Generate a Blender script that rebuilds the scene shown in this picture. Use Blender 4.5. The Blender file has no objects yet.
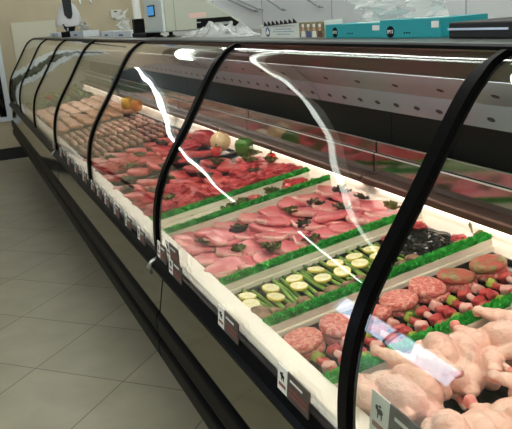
import bpy, bmesh, math, random
from mathutils import Vector, Matrix, noise, Euler
random.seed(7)
C = bpy.context.scene.collection
R = math.radians
PI = math.pi

# ------------------------------------------------------------------ materials
def lin(c):
    return tuple(((v/255)/12.92 if v/255 <= .04045 else ((v/255+.055)/1.055)**2.4) for v in c) + (1,)
MATS = {}
def mat(name, col, rough=.5, metal=0, spec=.5, sss=0, coat=0, col2=None, scale=20, contrast=(.4, .6), bump=0, bscale=60, tex='noise', detail=4, trans=0, alpha=1):
    if name in MATS: return MATS[name]
    m = bpy.data.materials.new(name); m.use_nodes = True
    nt = m.node_tree; b = nt.nodes['Principled BSDF']
    b.inputs['Base Color'].default_value = lin(col)
    b.inputs['Roughness'].default_value = rough; b.inputs['Metallic'].default_value = metal
    b.inputs['Specular IOR Level'].default_value = spec
    if coat: b.inputs['Coat Weight'].default_value = coat; b.inputs['Coat Roughness'].default_value = .15
    if trans: b.inputs['Transmission Weight'].default_value = trans
    if alpha < 1: b.inputs['Alpha'].default_value = alpha
    tc = nt.nodes.new('ShaderNodeTexCoord')
    if col2:
        if tex == 'noise':
            t = nt.nodes.new('ShaderNodeTexNoise'); t.inputs['Scale'].default_value = scale; t.inputs['Detail'].default_value = detail; out = t.outputs['Fac']
        elif tex == 'voronoi':
            t = nt.nodes.new('ShaderNodeTexVoronoi'); t.inputs['Scale'].default_value = scale; out = t.outputs['Color']
        else:
            t = nt.nodes.new('ShaderNodeTexWave'); t.inputs['Scale'].default_value = scale; t.inputs['Distortion'].default_value = 6; out = t.outputs['Fac']
        nt.links.new(tc.outputs['Object'], t.inputs['Vector'])
        r = nt.nodes.new('ShaderNodeValToRGB'); nt.links.new(out, r.inputs['Fac'])
        r.color_ramp.elements[0].position, r.color_ramp.elements[1].position = contrast
        r.color_ramp.elements[0].color = lin(col); r.color_ramp.elements[1].color = lin(col2)
        nt.links.new(r.outputs['Color'], b.inputs['Base Color'])
    if bump:
        n = nt.nodes.new('ShaderNodeTexNoise'); n.inputs['Scale'].default_value = bscale; n.inputs['Detail'].default_value = 3
        nt.links.new(tc.outputs['Object'], n.inputs['Vector'])
        bp = nt.nodes.new('ShaderNodeBump'); bp.inputs['Strength'].default_value = bump; bp.inputs['Distance'].default_value = .01
        nt.links.new(n.outputs['Fac'], bp.inputs['Height']); nt.links.new(bp.outputs['Normal'], b.inputs['Normal'])
    MATS[name] = m
    return m
def emit(name, col, s):
    m = bpy.data.materials.new(name); m.use_nodes = True; nt = m.node_tree; nt.nodes.clear()
    e = nt.nodes.new('ShaderNodeEmission'); o = nt.nodes.new('ShaderNodeOutputMaterial')
    e.inputs[0].default_value = lin(col); e.inputs[1].default_value = s; nt.links.new(e.outputs[0], o.inputs[0])
    MATS[name] = m
    return m
def glass_mat(name, tint, rough=0.0, base=0.0, wav=.0, wscale=3, ior=1.5):
    m = bpy.data.materials.new(name); m.use_nodes = True; nt = m.node_tree; nt.nodes.clear()
    N = nt.nodes.new; L = nt.links.new
    o = N('ShaderNodeOutputMaterial'); mx = N('ShaderNodeMixShader'); t = N('ShaderNodeBsdfTransparent'); g = N('ShaderNodeBsdfGlossy')
    t.inputs[0].default_value = lin(tint); g.inputs['Roughness'].default_value = rough; g.inputs[0].default_value = (1, 1, 1, 1)
    fr = N('ShaderNodeFresnel'); geo = N('ShaderNodeNewGeometry')
    mp = N('ShaderNodeMapRange'); L(geo.outputs['Backfacing'], mp.inputs[0]); mp.inputs[3].default_value = ior; mp.inputs[4].default_value = 1/ior
    L(mp.outputs[0], fr.inputs['IOR'])
    f2 = N('ShaderNodeMapRange'); L(fr.outputs[0], f2.inputs[0]); f2.inputs[3].default_value = base; f2.inputs[4].default_value = 1
    L(f2.outputs[0], mx.inputs[0]); L(t.outputs[0], mx.inputs[1]); L(g.outputs[0], mx.inputs[2]); L(mx.outputs[0], o.inputs[0])
    if wav:
        tc = N('ShaderNodeTexCoord'); n = N('ShaderNodeTexNoise'); n.inputs['Scale'].default_value = wscale; n.inputs['Detail'].default_value = 1.0
        L(tc.outputs['Object'], n.inputs['Vector'])
        bp = N('ShaderNodeBump'); bp.inputs['Strength'].default_value = wav; bp.inputs['Distance'].default_value = .02
        L(n.outputs['Fac'], bp.inputs['Height']); L(bp.outputs['Normal'], g.inputs['Normal'])
    MATS[name] = m
    return m

black = mat('black_trim', (5, 5, 6), .35, spec=.05)
black_matte = mat('black_matte', (16, 16, 17), .6)
bumper_m = mat('bumper_black', (5, 5, 6), .4, spec=.04)
steel_mirror = mat('polished_steel', (112, 110, 97), .07, metal=1, bump=.02, bscale=8)
steel = mat('brushed_steel', (190, 192, 192), .3, metal=1)
deck_m = mat('deck_top_grey', (92, 95, 93), .35, metal=.3)
visor_m = mat('visor_brown', (30, 25, 22), .35, spec=.4)
dark_in = mat('interior_dark', (13, 16, 16), .5, spec=.15)
cream = mat('cream_board', (250, 240, 226), .4, col2=(244, 232, 214), scale=9)
white_lip = mat('white_enamel', (252, 242, 234), .3)
brown_rail = mat('bronze_rail', (92, 62, 52), .3, metal=.5)
glass_m = glass_mat('case_glass', (246, 250, 246), base=.02, wav=.10, wscale=2.6)
mirror_glass = glass_mat('divider_glass', (150, 158, 162), base=.32, rough=.10, wav=.05, wscale=6)
white_pl = mat('white_plastic', (226, 228, 226), .4)
tray_m = mat('black_tray', (20, 20, 20), .18, spec=.6)
steel_pan = mat('steel_pan', (120, 118, 112), .3, metal=.8)
green_g = mat('garland_green', (44, 172, 62), .5, col2=(86, 212, 94), scale=45)
kale_m = mat('kale_green', (104, 116, 50), .5, col2=(150, 154, 84), scale=30)
kale_p = mat('kale_purple', (84, 58, 64), .5, col2=(118, 122, 72), scale=26)
chop_m = mat('pork_pink', (216, 98, 110), .3, spec=.6, col2=(236, 138, 142), scale=14, bump=.25, bscale=40)
chop_fat = mat('pork_fat', (246, 206, 196), .35, col2=(238, 170, 162), scale=30)
beef_m = mat('beef_red', (178, 36, 46), .3, spec=.6, col2=(210, 80, 80), scale=22, bump=.4, bscale=50)
beef_d = mat('beef_dark_red', (176, 32, 44), .35, col2=(216, 70, 74), scale=60, bump=.9, bscale=120)
beef_fat = mat('beef_fat', (226, 120, 112), .35, col2=(206, 60, 66), scale=30)
patty_m = mat('patty_speckled', (208, 92, 86), .45, col2=(238, 178, 162), scale=150, contrast=(.3, .9), tex='voronoi', bump=.7, bscale=90)
patty_h = mat('patty_herb', (204, 96, 88), .45, col2=(150, 140, 92), scale=42, contrast=(.45, .62), bump=.7, bscale=90)
chick_m = mat('chicken_skin', (240, 184, 168), .32, spec=.55, col2=(250, 216, 200), scale=14, contrast=(.35, .65), bump=.3, bscale=130)
chick_tip = mat('chicken_flesh', (226, 130, 122), .35, col2=(240, 170, 156), scale=30)
lemon_f = mat('lemon_flesh', (244, 226, 158), .3, col2=(250, 240, 204), scale=60)
lemon_r = mat('lemon_rind', (238, 214, 90), .45)
lemon_p = mat('lemon_pith', (248, 242, 214), .5)
asp_m = mat('asparagus_green', (112, 156, 50), .4, col2=(156, 188, 84), scale=40)
asp_t = mat('asparagus_tip', (74, 104, 44), .5)
mush_m = mat('mushroom_brown', (160, 118, 86), .5, col2=(92, 60, 42), scale=50)
shroom_g = mat('mushroom_gill', (60, 40, 32), .6)
onion_m = mat('onion_skin', (226, 190, 140), .3, col2=(240, 214, 170), scale=8)
tomato_m = mat('tomato_red', (206, 44, 32), .2, spec=.6)
pepper_g = mat('pepper_green', (74, 124, 34), .2, spec=.6)
pepper_y = mat('pepper_yellow', (226, 176, 30), .25)
stem_m = mat('stem_green', (70, 110, 50), .5)
saus_m = mat('sausage_tan', (188, 120, 92), .3, col2=(150, 84, 66), scale=30)
saus_p = mat('sausage_pink', (222, 150, 128), .3, col2=(240, 190, 170), scale=26)
saus_b = mat('sausage_brown', (120, 62, 44), .3, col2=(160, 96, 70), scale=26)
lettuce_m = mat('lettuce_green', (90, 140, 60), .5, col2=(140, 178, 90), scale=16)
teal = mat('teal_card', (22, 150, 160), .45)
teal_d = mat('teal_card_top', (60, 176, 180), .45)
tag_white = mat('tag_white', (236, 236, 234), .4)
tag_black = mat('tag_black', (64, 56, 53), .35)
tag_red = mat('tag_red', (134, 66, 58), .4)
ink = mat('ink_black', (8, 8, 9), .6, spec=.15)
blue_ink = mat('ink_blue', (36, 66, 128), .4)
scale_m = mat('scale_grey', (172, 176, 162), .4)
scale_face = mat('scale_face_pale', (196, 206, 206), .35)
film_m = mat('clear_film', (240, 244, 244), .12, spec=.6, alpha=.42)
tissue_m = mat('white_tissue', (238, 238, 232), .7)
tube_w = emit('case_lamp', (255, 236, 226), 42)
tube_r = emit('ledge_lamp', (255, 232, 216), 9.0)
fluor = emit('ceiling_lamp', (250, 255, 246), 2.8); fluor_c = emit('ceiling_lamp_far', (250, 255, 250), 10); fluor_fill = emit('fill_lamp_added', (252, 255, 246), 11.5)  # the last glow is for the added fill strips

# ------------------------------------------------------------------ mesh helpers
def mesh_obj(name, bm, mats, parent=None, smooth=False, bevel=0):
    me = bpy.data.meshes.new(name)
    bmesh.ops.recalc_face_normals(bm, faces=bm.faces)
    bm.to_mesh(me); bm.free()
    if not isinstance(mats, (list, tuple)): mats = [mats]
    for m in mats: me.materials.append(m)
    if smooth:
        for p in me.polygons: p.use_smooth = True
    o = bpy.data.objects.new(name, me); C.objects.link(o)
    if parent: o.parent = parent
    if bevel:
        b = o.modifiers.new('bevel', 'BEVEL'); b.width = bevel; b.segments = 2; b.limit_method = 'ANGLE'; b.angle_limit = R(40)
    return o
def box(bm, x0, x1, y0, y1, z0, z1, mi=0, M=None):
    vs = [bm.verts.new((x, y, z)) for x in (x0, x1) for y in (y0, y1) for z in (z0, z1)]
    if M: 
        for v in vs: v.co = M @ v.co
    for f in ((0,1,3,2),(4,6,7,5),(0,4,5,1),(2,3,7,6),(0,2,6,4),(1,5,7,3)):
        fc = bm.faces.new([vs[i] for i in f]); fc.material_index = mi
    return vs
def prism(bm, prof, x0, x1, mi=0, axis='x'):
    """closed profile of (y,z) extruded in x  (axis 'z': profile (x,y) extruded in z)"""
    mk = (lambda a, p: (a, p[0], p[1])) if axis == 'x' else ((lambda a, p: (p[0], p[1], a)) if axis == 'z' else (lambda a, p: (p[0], a, p[1])))
    A = [bm.verts.new(mk(x0, p)) for p in prof]; B = [bm.verts.new(mk(x1, p)) for p in prof]
    n = len(prof)
    for i in range(n):
        f = bm.faces.new((A[i], A[(i+1) % n], B[(i+1) % n], B[i])); f.material_index = mi
    f = bm.faces.new(A[::-1]); f.material_index = mi; f = bm.faces.new(B); f.material_index = mi
def sheet(bm, path, x0, x1, t, nx=1, mi=0):
    """thick open profile: path of (y,z) offset by t, extruded x"""
    n = len(path); off = []
    for i in range(n):
        a = path[max(i-1, 0)]; b = path[min(i+1, n-1)]
        d = Vector((b[0]-a[0], b[1]-a[1])).normalized(); off.append((path[i][0]+d.y*t, path[i][1]-d.x*t))
    prism(bm, list(path)+off[::-1], x0, x1, mi)
def tube(bm, pts, r, n=10, caps=True, mi=0):
    rings = []
    pts = [Vector(p) for p in pts]
    rs = r if isinstance(r, (list, tuple)) else [r]*len(pts)
    ref = Vector((0, 0, 1))
    for i, p in enumerate(pts):
        d = (pts[min(i+1, len(pts)-1)]-pts[max(i-1, 0)]).normalized()
        a = d.cross(ref)
        if a.length < .05: a = d.cross(Vector((1, 0, 0)))
        a.normalize(); b = d.cross(a)
        rings.append([bm.verts.new(p+(a*math.cos(2*PI*k/n)+b*math.sin(2*PI*k/n))*rs[i]) for k in range(n)])
    for i in range(len(rings)-1):
        for k in range(n):
            f = bm.faces.new((rings[i][k], rings[i][(k+1) % n], rings[i+1][(k+1) % n], rings[i+1][k])); f.material_index = mi
    if caps:
        bm.faces.new(rings[0][::-1]).material_index = mi; bm.faces.new(rings[-1]).material_index = mi
def ball(bm, c, r, sub=2, M=None, mi=0):
    g = bmesh.ops.create_icosphere(bm, subdivisions=sub, radius=1)
    rr = r if isinstance(r, (list, tuple)) else (r, r, r)
    for v in g['verts']:
        v.co = Vector((v.co.x*rr[0], v.co.y*rr[1], v.co.z*rr[2]))
        if M: v.co = M @ v.co
        v.co += Vector(c)
    for v in g['verts']:
        for f in v.link_faces: f.material_index = mi
    return g['verts']
def lathe(bm, prof, n=24, mi=0):
    rings = []
    for r, z in prof:
        if r < 1e-5: rings.append([bm.verts.new((0, 0, z))])
        else: rings.append([bm.verts.new((r*math.cos(2*PI*k/n), r*math.sin(2*PI*k/n), z)) for k in range(n)])
    for a, b in zip(rings, rings[1:]):
        for k in range(n):
            if len(a) == 1 and len(b) == 1: continue
            if len(a) == 1: f = bm.faces.new((a[0], b[k], b[(k+1) % n]))
            elif len(b) == 1: f = bm.faces.new((a[k], a[(k+1) % n], b[0]))
            else: f = bm.faces.new((a[k], a[(k+1) % n], b[(k+1) % n], b[k]))
            f.material_index = mi
def tag(o, label, cat, group=None):
    o['label'] = label; o['category'] = cat
    if group: o['group'] = group
    return o
def thing(name, label, cat, loc=(0, 0, 0), rot=(0, 0, 0), group=None):
    o = bpy.data.objects.new(name, None); C.objects.link(o); o.location = loc; o.rotation_euler = rot
    o.empty_display_size = .05
    return tag(o, label, cat, group)
def struct(o):
    o['kind'] = 'structure'; return o
USED = set()
def place(proto, loc, rot, label, cat, group, scl=1):
    """first call moves the prototype itself, later calls copy it and its parts"""
    if proto.name not in USED:
        USED.add(proto.name); o = proto
    else:
        o = proto.copy(); C.objects.link(o)
        for ch in proto.children:
            c = ch.copy(); C.objects.link(c); c.parent = o
            for g in ch.children:
                d = g.copy(); C.objects.link(d); d.parent = c
    o.location = loc; o.rotation_euler = rot
    o.scale = (scl, scl, scl) if not isinstance(scl, tuple) else scl
    return tag(o, label, cat, group)
ORD = ['first', 'second', 'third', 'fourth', 'fifth', 'sixth', 'seventh', 'eighth', 'ninth', 'tenth', 'eleventh', 'twelfth', 'thirteenth', 'fourteenth', 'fifteenth', 'sixteenth', 'seventeenth', 'eighteenth', 'nineteenth', 'twentieth']
def nth(i, n):
    return 'last' if i == n-1 and n > 1 else ORD[i] if i < len(ORD) else ORD[i % 20]

# ------------------------------------------------------------------ the room
XF, YB, YF, XW, XE, CH = -8.72, 2.5, -5.0, -16.0, 4.0, 3.0
bm = bmesh.new(); box(bm, XW-.1, XE+.1, YF-.1, YB+.1, -.1, 0)
fl = bpy.data.materials.new('floor_tile'); fl.use_nodes = True; nt = fl.node_tree; B = nt.nodes['Principled BSDF']; N = nt.nodes.new; L = nt.links.new
tc = N('ShaderNodeTexCoord'); mp = N('ShaderNodeMapping'); mp.vector_type = 'POINT'
S = .4587
# world -> tile units, grid turned by 45 degrees, one crossing at (-5.296, .425)
sub = N('ShaderNodeVectorMath'); sub.operation = 'SUBTRACT'; sub.inputs[1].default_value = (-5.296, .425, 0); L(tc.outputs['Object'], sub.inputs[0])
mp.inputs['Rotation'].default_value = (0, 0, R(45)); mp.inputs['Scale'].default_value = (1/S, 1/S, 1/S); L(sub.outputs[0], mp.inputs['Vector'])
fr = N('ShaderNodeVectorMath'); fr.operation = 'FRACTION'; L(mp.outputs[0], fr.inputs[0])
flr = N('ShaderNodeVectorMath'); flr.operation = 'FLOOR'; L(mp.outputs[0], flr.inputs[0])
sp = N('ShaderNodeSeparateXYZ'); L(fr.outputs[0], sp.inputs[0])
def edge(o):
    a = N('ShaderNodeMath'); a.operation = 'SUBTRACT'; a.inputs[1].default_value = .5; L(o, a.inputs[0])
    b = N('ShaderNodeMath'); b.operation = 'ABSOLUTE'; L(a.outputs[0], b.inputs[0])
    c = N('ShaderNodeMath'); c.operation = 'GREATER_THAN'; c.inputs[1].default_value = .5-.0055; L(b.outputs[0], c.inputs[0]); return c.outputs[0]
mxm = N('ShaderNodeMath'); mxm.operation = 'MAXIMUM'; L(edge(sp.outputs[0]), mxm.inputs[0]); L(edge(sp.outputs[1]), mxm.inputs[1])
wn = N('ShaderNodeTexWhiteNoise'); L(flr.outputs[0], wn.inputs['Vector'])
ns = N('ShaderNodeTexNoise'); ns.inputs['Scale'].default_value = 5; ns.inputs['Detail'].default_value = 5; L(tc.outputs['Object'], ns.inputs['Vector'])
rp = N('ShaderNodeValToRGB'); rp.color_ramp.elements[0].color = lin((158, 152, 132)); rp.color_ramp.elements[1].color = lin((174, 168, 148)); rp.color_ramp.elements[0].position = .3; rp.color_ramp.elements[1].position = .7
L(ns.outputs['Fac'], rp.inputs[0])
hv = N('ShaderNodeHueSaturation'); L(rp.outputs[0], hv.inputs['Color'])
mr = N('ShaderNodeMapRange'); L(wn.outputs['Value'], mr.inputs[0]); mr.inputs[3].default_value = .95; mr.inputs[4].default_value = 1.05; L(mr.outputs[0], hv.inputs['Value'])
mc = N('ShaderNodeMixRGB'); L(mxm.outputs[0], mc.inputs[0]); L(hv.outputs[0], mc.inputs[1]); mc.inputs[2].default_value = lin((112, 104, 84))
L(mc.outputs[0], B.inputs['Base Color']); B.inputs['Roughness'].default_value = .38
struct(mesh_obj('floor', bm, fl))
wall_beige = mat('wall_beige', (188, 176, 150), .7, col2=(182, 169, 143), scale=3)
wall_white = mat('wall_white_panel', (236, 240, 242), .4)
wall_room = mat('wall_pale', (128, 122, 106), .7)
base_m = mat('cove_base_black', (14, 13, 14), .45)
bm = bmesh.new()
# end wall, with an opening for the dark window
wy0, wy1, wz0, wz1 = .34, .47, .50, 2.2
box(bm, XF-.1, XF, wy1, YB, 0, CH); box(bm, XF-.1, XF, -.12, wy0, 0, CH); box(bm, XF-.1, XF, -1.7, -.12, 0, 1.95); box(bm, XF-.1, XF, wy0, wy1, 0, wz0); box(bm, XF-.1, XF, wy0, wy1, wz1, CH)
struct(mesh_obj('wall_left', bm, wall_beige))
bm = bmesh.new(); box(bm, XF, XF+.012, -1.7, YB-.002, 0, .135); struct(mesh_obj('baseboard_left', bm, base_m, bevel=.003))
w1 = bpy.data.objects.new('window_1', None); C.objects.link(w1); struct(w1); w1.location = (XF, (wy0+wy1)/2, wz0)
bm = bmesh.new(); yc = (wy0+wy1)/2
for a in ((wy0-.005, wy0+.05, wz0, wz1), (wy1, wy1+.055, wz0-.05, wz1+.05), (wy0, wy1, wz0-.05, wz0), (wy0, wy1, wz1, wz1+.05)):
    box(bm, -.05, .02, a[0]-yc, a[1]-yc, a[2]-wz0, a[3]-wz0)
mesh_obj('window_frame', bm, mat('frame_white', (214, 222, 228), .4), w1, bevel=.004)
bm = bmesh.new(); box(bm, -.06, -.05, wy0-yc+.01, wy1-yc, 0.0, wz1-wz0); mesh_obj('window_pane', bm, mat('dark_glass', (10, 12, 16), .08), w1)
bm = bmesh.new(); box(bm, -9.0, XE, YB, YB+.1, 0, CH)
struct(mesh_obj('wall_back', bm, wall_white))
bm = bmesh.new()
for x in (-6.94, -5.72, -4.5, -3.07, -1.85): box(bm, x-.004, x+.004, YB-.004, YB, 0, CH-.01)
struct(mesh_obj('trim_1', bm, mat('panel_seam', (176, 184, 188), .5)))
bm = bmesh.new(); box(bm, XW-.1, XW, YF, 2.6, 0, CH); struct(mesh_obj('wall_far', bm, wall_room))
bm = bmesh.new(); box(bm, XE, XE+.1, YF, YB, 0, CH); struct(mesh_obj('wall_right', bm, wall_room))
# shop front wall with a wide window
bm = bmesh.new()
fx0, fx1, fz0, fz1 = -8.6, -5.9, .75, 1.9
box(bm, XW, fx0, YF-.1, YF, 0, CH); box(bm, fx1, XE, YF-.1, YF, 0, CH); box(bm, fx0, fx1, YF-.1, YF, 0, fz0); box(bm, fx0, fx1, YF-.1, YF, fz1, CH)
struct(mesh_obj('wall_front', bm, wall_room))
w2 = bpy.data.objects.new('window_2', None); C.objects.link(w2); struct(w2); w2.location = (fx0, YF, fz0)
bm = bmesh.new(); W = fx1-fx0; Hh = fz1-fz0
for a in ((0, .05, 0, Hh), (W-.05, W, 0, Hh), (0, W, 0, .05), (0, W, Hh-.05, Hh), (W/2-.025, W/2+.025, 0, Hh)): box(bm, a[0], a[1], -.08, -.02, a[2], a[3])
mesh_obj('window_frame', bm, MATS['frame_white'], w2)
bm = bmesh.new(); box(bm, XW, XE, YF, YB, CH, CH+.1); struct(mesh_obj('ceiling', bm, mat('ceiling_grey', (96, 96, 90), .8)))
# ceiling strip lights, rows across the room; wide and aisle ones are added fill
def lamp(x, y0, y1, label, w=.022, r=.017, m=None, rz=0, yo=0):
    t = thing('ceiling_light', label, 'ceiling light', (x, (y0+y1)/2 if not rz else yo, CH), (0, 0, rz), group='fluorescent strips on the ceiling')
    l = (y1-y0)/2
    bm = bmesh.new(); prism(bm, [(-w-.05, 0), (w+.05, 0), (w+.02, -.05), (-w-.02, -.05)], -l, l, axis='y'); mesh_obj('housing', bm, white_pl, t)
    for s in (-w, w):
        bm = bmesh.new(); tube(bm, [(s, -l+.03, -.05-r), (s, l-.03, -.05-r)], r, 10); mesh_obj('fluorescent_tube', bm, m or (fluor_fill if r > .03 else fluor_c if x < -7 else fluor), t)
for x, y0, y1, nm, w, r in ((-11.8, -3.8, -.25, 'beyond the end wall', .03, .022), (-5.7, -2.7, 1.9, 'above the middle of the case', .022, .015), (-8.2, -4.6, -3.1, 'near the shop window', .022, .015),
        (-2.4, -4.4, 2.2, 'above the meat trays, added as fill', .10, .045), (-.6, -4.4, 2.2, 'just ahead of the camera, added as fill', .10, .045), (1.6, -4.4, 2.2, 'behind the camera, added as fill', .10, .045)):  # wide strips, added out of view to brighten the room
    lamp(x, y0, y1, 'white fluorescent strip light on the ceiling '+nm, w, r)
lamp(-7.7, .3, 2.3, 'white fluorescent strip light on the ceiling beside the beige wall, added as fill', .10, .045, fluor_fill)  # added above the frame to brighten the end wall and far deck
lamp(-5.0, -2.6, 1.8, 'white fluorescent strip light along the service aisle ceiling, added as fill', .03, .012, emit('fill_lamp_aisle', (250, 255, 250), 12), PI/2, 1.75)  # added to light the white back wall

# ------------------------------------------------------------------ the display case (three joined units)
KN = [(.505, .705), (.503, .74), (.502, .79), (.507, .84), (.515, .89), (.529, .945), (.552, .995), (.59, 1.055), (.628, 1.11), (.665, 1.167), (.70, 1.225), (.733, 1.278), (.762, 1.318), (.795, 1.346), (.84, 1.362)]
def spline(P, k=3):
    out = []
    for i in range(len(P)-1):
        p0 = Vector(P[max(i-1, 0)]); p1 = Vector(P[i]); p2 = Vector(P[i+1]); p3 = Vector(P[min(i+2, len(P)-1)])
        for j in range(k):
            t = j/k; out.append(tuple(.5*((2*p1)+(-p0+p2)*t+(2*p0-5*p1+4*p2-p3)*t*t+(-p0+3*p1-3*p2+p3)*t**3)))
    out.append(P[-1]); return out
# relax the hand measured knots so that reflections run smoothly
for _ in range(1):
    KN = [KN[0]]+[((KN[i-1][0]+2*KN[i][0]+KN[i+1][0])/4, (KN[i-1][1]+2*KN[i][1]+KN[i+1][1])/4) for i in range(1, len(KN)-1)]+[KN[-1]]
GP = spline(KN, 4)
def grid_sheet(bm, path, x0, x1, t, nx):
    n = len(path); off = []
    for i in range(n):
        a = path[max(i-1, 0)]; b = path[min(i+1, n-1)]
        d = Vector((b[0]-a[0], b[1]-a[1])).normalized(); off.append((path[i][0]+d.y*t, path[i][1]-d.x*t))
    prism(bm, list(path)+off[::-1], x0, x1)
def rrect(y0, y1, z0, z1, r, n=5):
    o = []
    for cx, cz, a0 in ((y1-r, z1-r, 0), (y0+r, z1-r, 90), (y0+r, z0+r, 180), (y1-r, z0+r, 270)):
        for k in range(n+1): a = R(a0+90*k/n); o.append((cx+r*math.cos(a), cz+r*math.sin(a)))
    return o
def case_unit(x0, x1, bars, label, left_end=False):
    xc = (x0+x1)/2; t = thing('display_case', label, 'display case', (xc, .98, 0), group='joined curved glass meat cases')
    def P(name, bm, m, smooth=False, bevel=0, par=None):
        bmesh.ops.translate(bm, verts=bm.verts, vec=(-xc, -.98, 0)); return mesh_obj(name, bm, m, par or t, smooth, bevel)
    a, b = x0+.004, x1-.004
    bm = bmesh.new(); prism(bm, [(.72, .002), (1.40, .002), (1.40, .36), (.72, .36)], a, b); P('toe_kick', bm, black_matte)
    bm = bmesh.new(); prism(bm, [(.55, .34), (1.44, .34), (1.44, .74), (1.42, .74), (1.42, .66), (.55, .62)], a, b); P('body', bm, black_matte)
    bm = bmesh.new(); prism(bm, [(.483, .520), (.512, .668), (.52, .668), (.491, .520)], a+.002, b-.002); P('front_panel', bm, steel_mirror)
    bm = bmesh.new(); prism(bm, rrect(.470, .55, .436, .528, .022), a, b); P('bumper', bm, bumper_m, bevel=0)
    bm = bmesh.new(); prism(bm, rrect(.468, .55, .352, .432, .02), a, b); P('lower_bumper', bm, bumper_m)
    bm = bmesh.new(); prism(bm, [(.502, .722), (.494, .717), (.482, .704), (.476, .694), (.475, .686), (.479, .678), (.488, .674), (.53, .672), (.53, .70), (.515, .703), (.515, .722)], a, b); P('handrail', bm, black, bevel=.003)
    bm = bmesh.new(); prism(bm, [(.517, .704), (.527, .704), (.527, .727), (.517, .724)], a, b); P('glass_channel', bm, steel)
    bm = bmesh.new(); prism(bm, [(.529, .66), (.582, .66), (.587, .668), (.587, .726), (.582, .731), (.533, .728), (.529, .724)], a, b); P('front_lip', bm, white_lip, bevel=.002)
    bm = bmesh.new(); prism(bm, [(.589, .655), (1.268, .752), (1.268, .772), (.589, .675)], a, b); P('tray_deck', bm, steel_pan)
    bm = bmesh.new(); prism(bm, [(1.270, .757), (1.42, .757), (1.42, .818), (1.305, .818)], a, b); P('rear_ledge', bm, white_lip)
    bm = bmesh.new(); prism(bm, [(1.266, .839), (1.300, .842), (1.310, .822), (1.345, .822), (1.345, .862), (1.272, .866), (1.266, .860)], a, b); P('rear_rail', bm, brown_rail, bevel=.002)
    # glass divider in front of the rear doors, two overlapping strips with bright polished edges
    x = x0
    while x < x1-.05:
        xe = min(x+1.2, x1)
        for (yy, z0, z1) in ((1.322, .867, .936), (1.334, .940, .978)):
            bm = bmesh.new(); box(bm, x+.006, xe-.006, yy, yy+.005, z0, z1); g = P('rear_glass', bm, mirror_glass)
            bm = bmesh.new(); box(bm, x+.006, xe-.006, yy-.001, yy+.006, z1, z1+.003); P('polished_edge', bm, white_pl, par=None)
        x = xe
    bm = bmesh.new(); box(bm, a, b, 1.40, 1.415, .82, 1.34); P('rear_door', bm, dark_in)
    # air duct with oval holes, folded steel
    bm = bmesh.new(); prism(bm, [(1.02, 1.276), (1.085, 1.215), (1.118, 1.152), (1.40, 1.152), (1.40, 1.158), (1.124, 1.158), (1.091, 1.219), (1.024, 1.282)], a, b)
    xx = a+.06; k = 0
    while xx < b-.03:
        for (y, z, d) in ((1.105, 1.178, (.033, .063)), (1.058, 1.241, (.065, .061))):
            if (k % 2) or y > 1.1:
                td = Vector((0, d[0], -d[1])).normalized(); n2 = Vector((0, td.z, -td.y)); X0 = xx+(.03 if y > 1.1 else 0)
                fr_ = [bm.verts.new(Vector((X0, y, z))+Vector((1, 0, 0))*.014*math.cos(2*PI*q/10)+td*.007*math.sin(2*PI*q/10)+n2*.0015) for q in range(10)]
                bm.faces.new(fr_).material_index = 1
        xx += .095; k += 1
    P('air_duct', bm, [mat('duct_steel', (98, 112, 122), .3, metal=.25, bump=.05, bscale=12), ink])
    bm = bmesh.new(); prism(bm, [(.852, 1.356), (.90, 1.298), (.905, 1.30), (.86, 1.362)], a, b); P('visor', bm, visor_m)
    bm = bmesh.new(); prism(bm, [(.84, 1.362), (.846, 1.357), (1.44, 1.352), (1.44, 1.372), (.85, 1.372), (.842, 1.369)], a, b); P('deck_top', bm, deck_m)
    bm = bmesh.new(); prism(bm, [(.826, 1.362), (.839, 1.3615), (.841, 1.371), (.828, 1.368)], a, b); P('deck_edge', bm, black)
    bm = bmesh.new(); prism(bm, [(1.417, .745), (1.44, .745), (1.44, 1.35), (1.417, 1.35)], a, b); P('back_frame', bm, black_matte)
    bm = bmesh.new(); tube(bm, [(a+.05, .955, 1.318), (b-.05, .955, 1.318)], .014, 10); P('lamp_tube', bm, tube_w)
    bm = bmesh.new(); tube(bm, [(a+.05, 1.293, .832), (b-.05, 1.293, .832)], .006, 8)
    P('ledge_lamp', bm, tube_r)
    for i in range(len(bars)-1):
        bm = bmesh.new(); grid_sheet(bm, GP, bars[i]+.006, bars[i+1]-.006, .006, 4); g = P('curved_glass', bm, glass_m, smooth=True); g.data.set_sharp_from_angle(angle=R(35))
    for xb in bars:
        if xb > x1-.01 and x1 > 0: continue
        if xb < x0+.01 and not left_end: continue     # the neighbour further along owns this bar
        w = .0145
        bm = bmesh.new()
        n = len(GP); out = []; inn = []
        for i in range(n):
            p = GP[max(i-1, 0)]; q = GP[min(i+1, n-1)]; d = Vector((q[0]-p[0], q[1]-p[1])).normalized()
            out.append((GP[i][0]-d.y*.007, GP[i][1]+d.x*.007)); inn.append((GP[i][0]+d.y*.012, GP[i][1]-d.x*.012))
        rr = []
        for i in range(n):
            ww = w if GP[i][1] < 1.325 else w-(w-.006)*min(1, (GP[i][1]-1.325)/.022)
            rr.append([bm.verts.new(v) for v in ((xb-ww, *out[i]), (xb+ww, *out[i]), (xb+ww, *inn[i]), (xb-ww, *inn[i]))])
        for p_, q_ in zip(rr, rr[1:]):
            for k_ in range(4): bm.faces.new((p_[k_], p_[(k_+1) % 4], q_[(k_+1) % 4], q_[k_]))
        bm.faces.new(rr[0]); bm.faces.new(rr[-1]); P('glass_bar', bm, black)
    if left_end:
        bm = bmesh.new(); prism(bm, [(y-.0, z) for y, z in GP]+[(1.43, 1.35), (1.43, .36), (.56, .36), (.56, .66)], x0-.02, x0+.0); P('end_panel', bm, mat('end_panel_grey', (130, 136, 124), .4))
    return t
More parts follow.
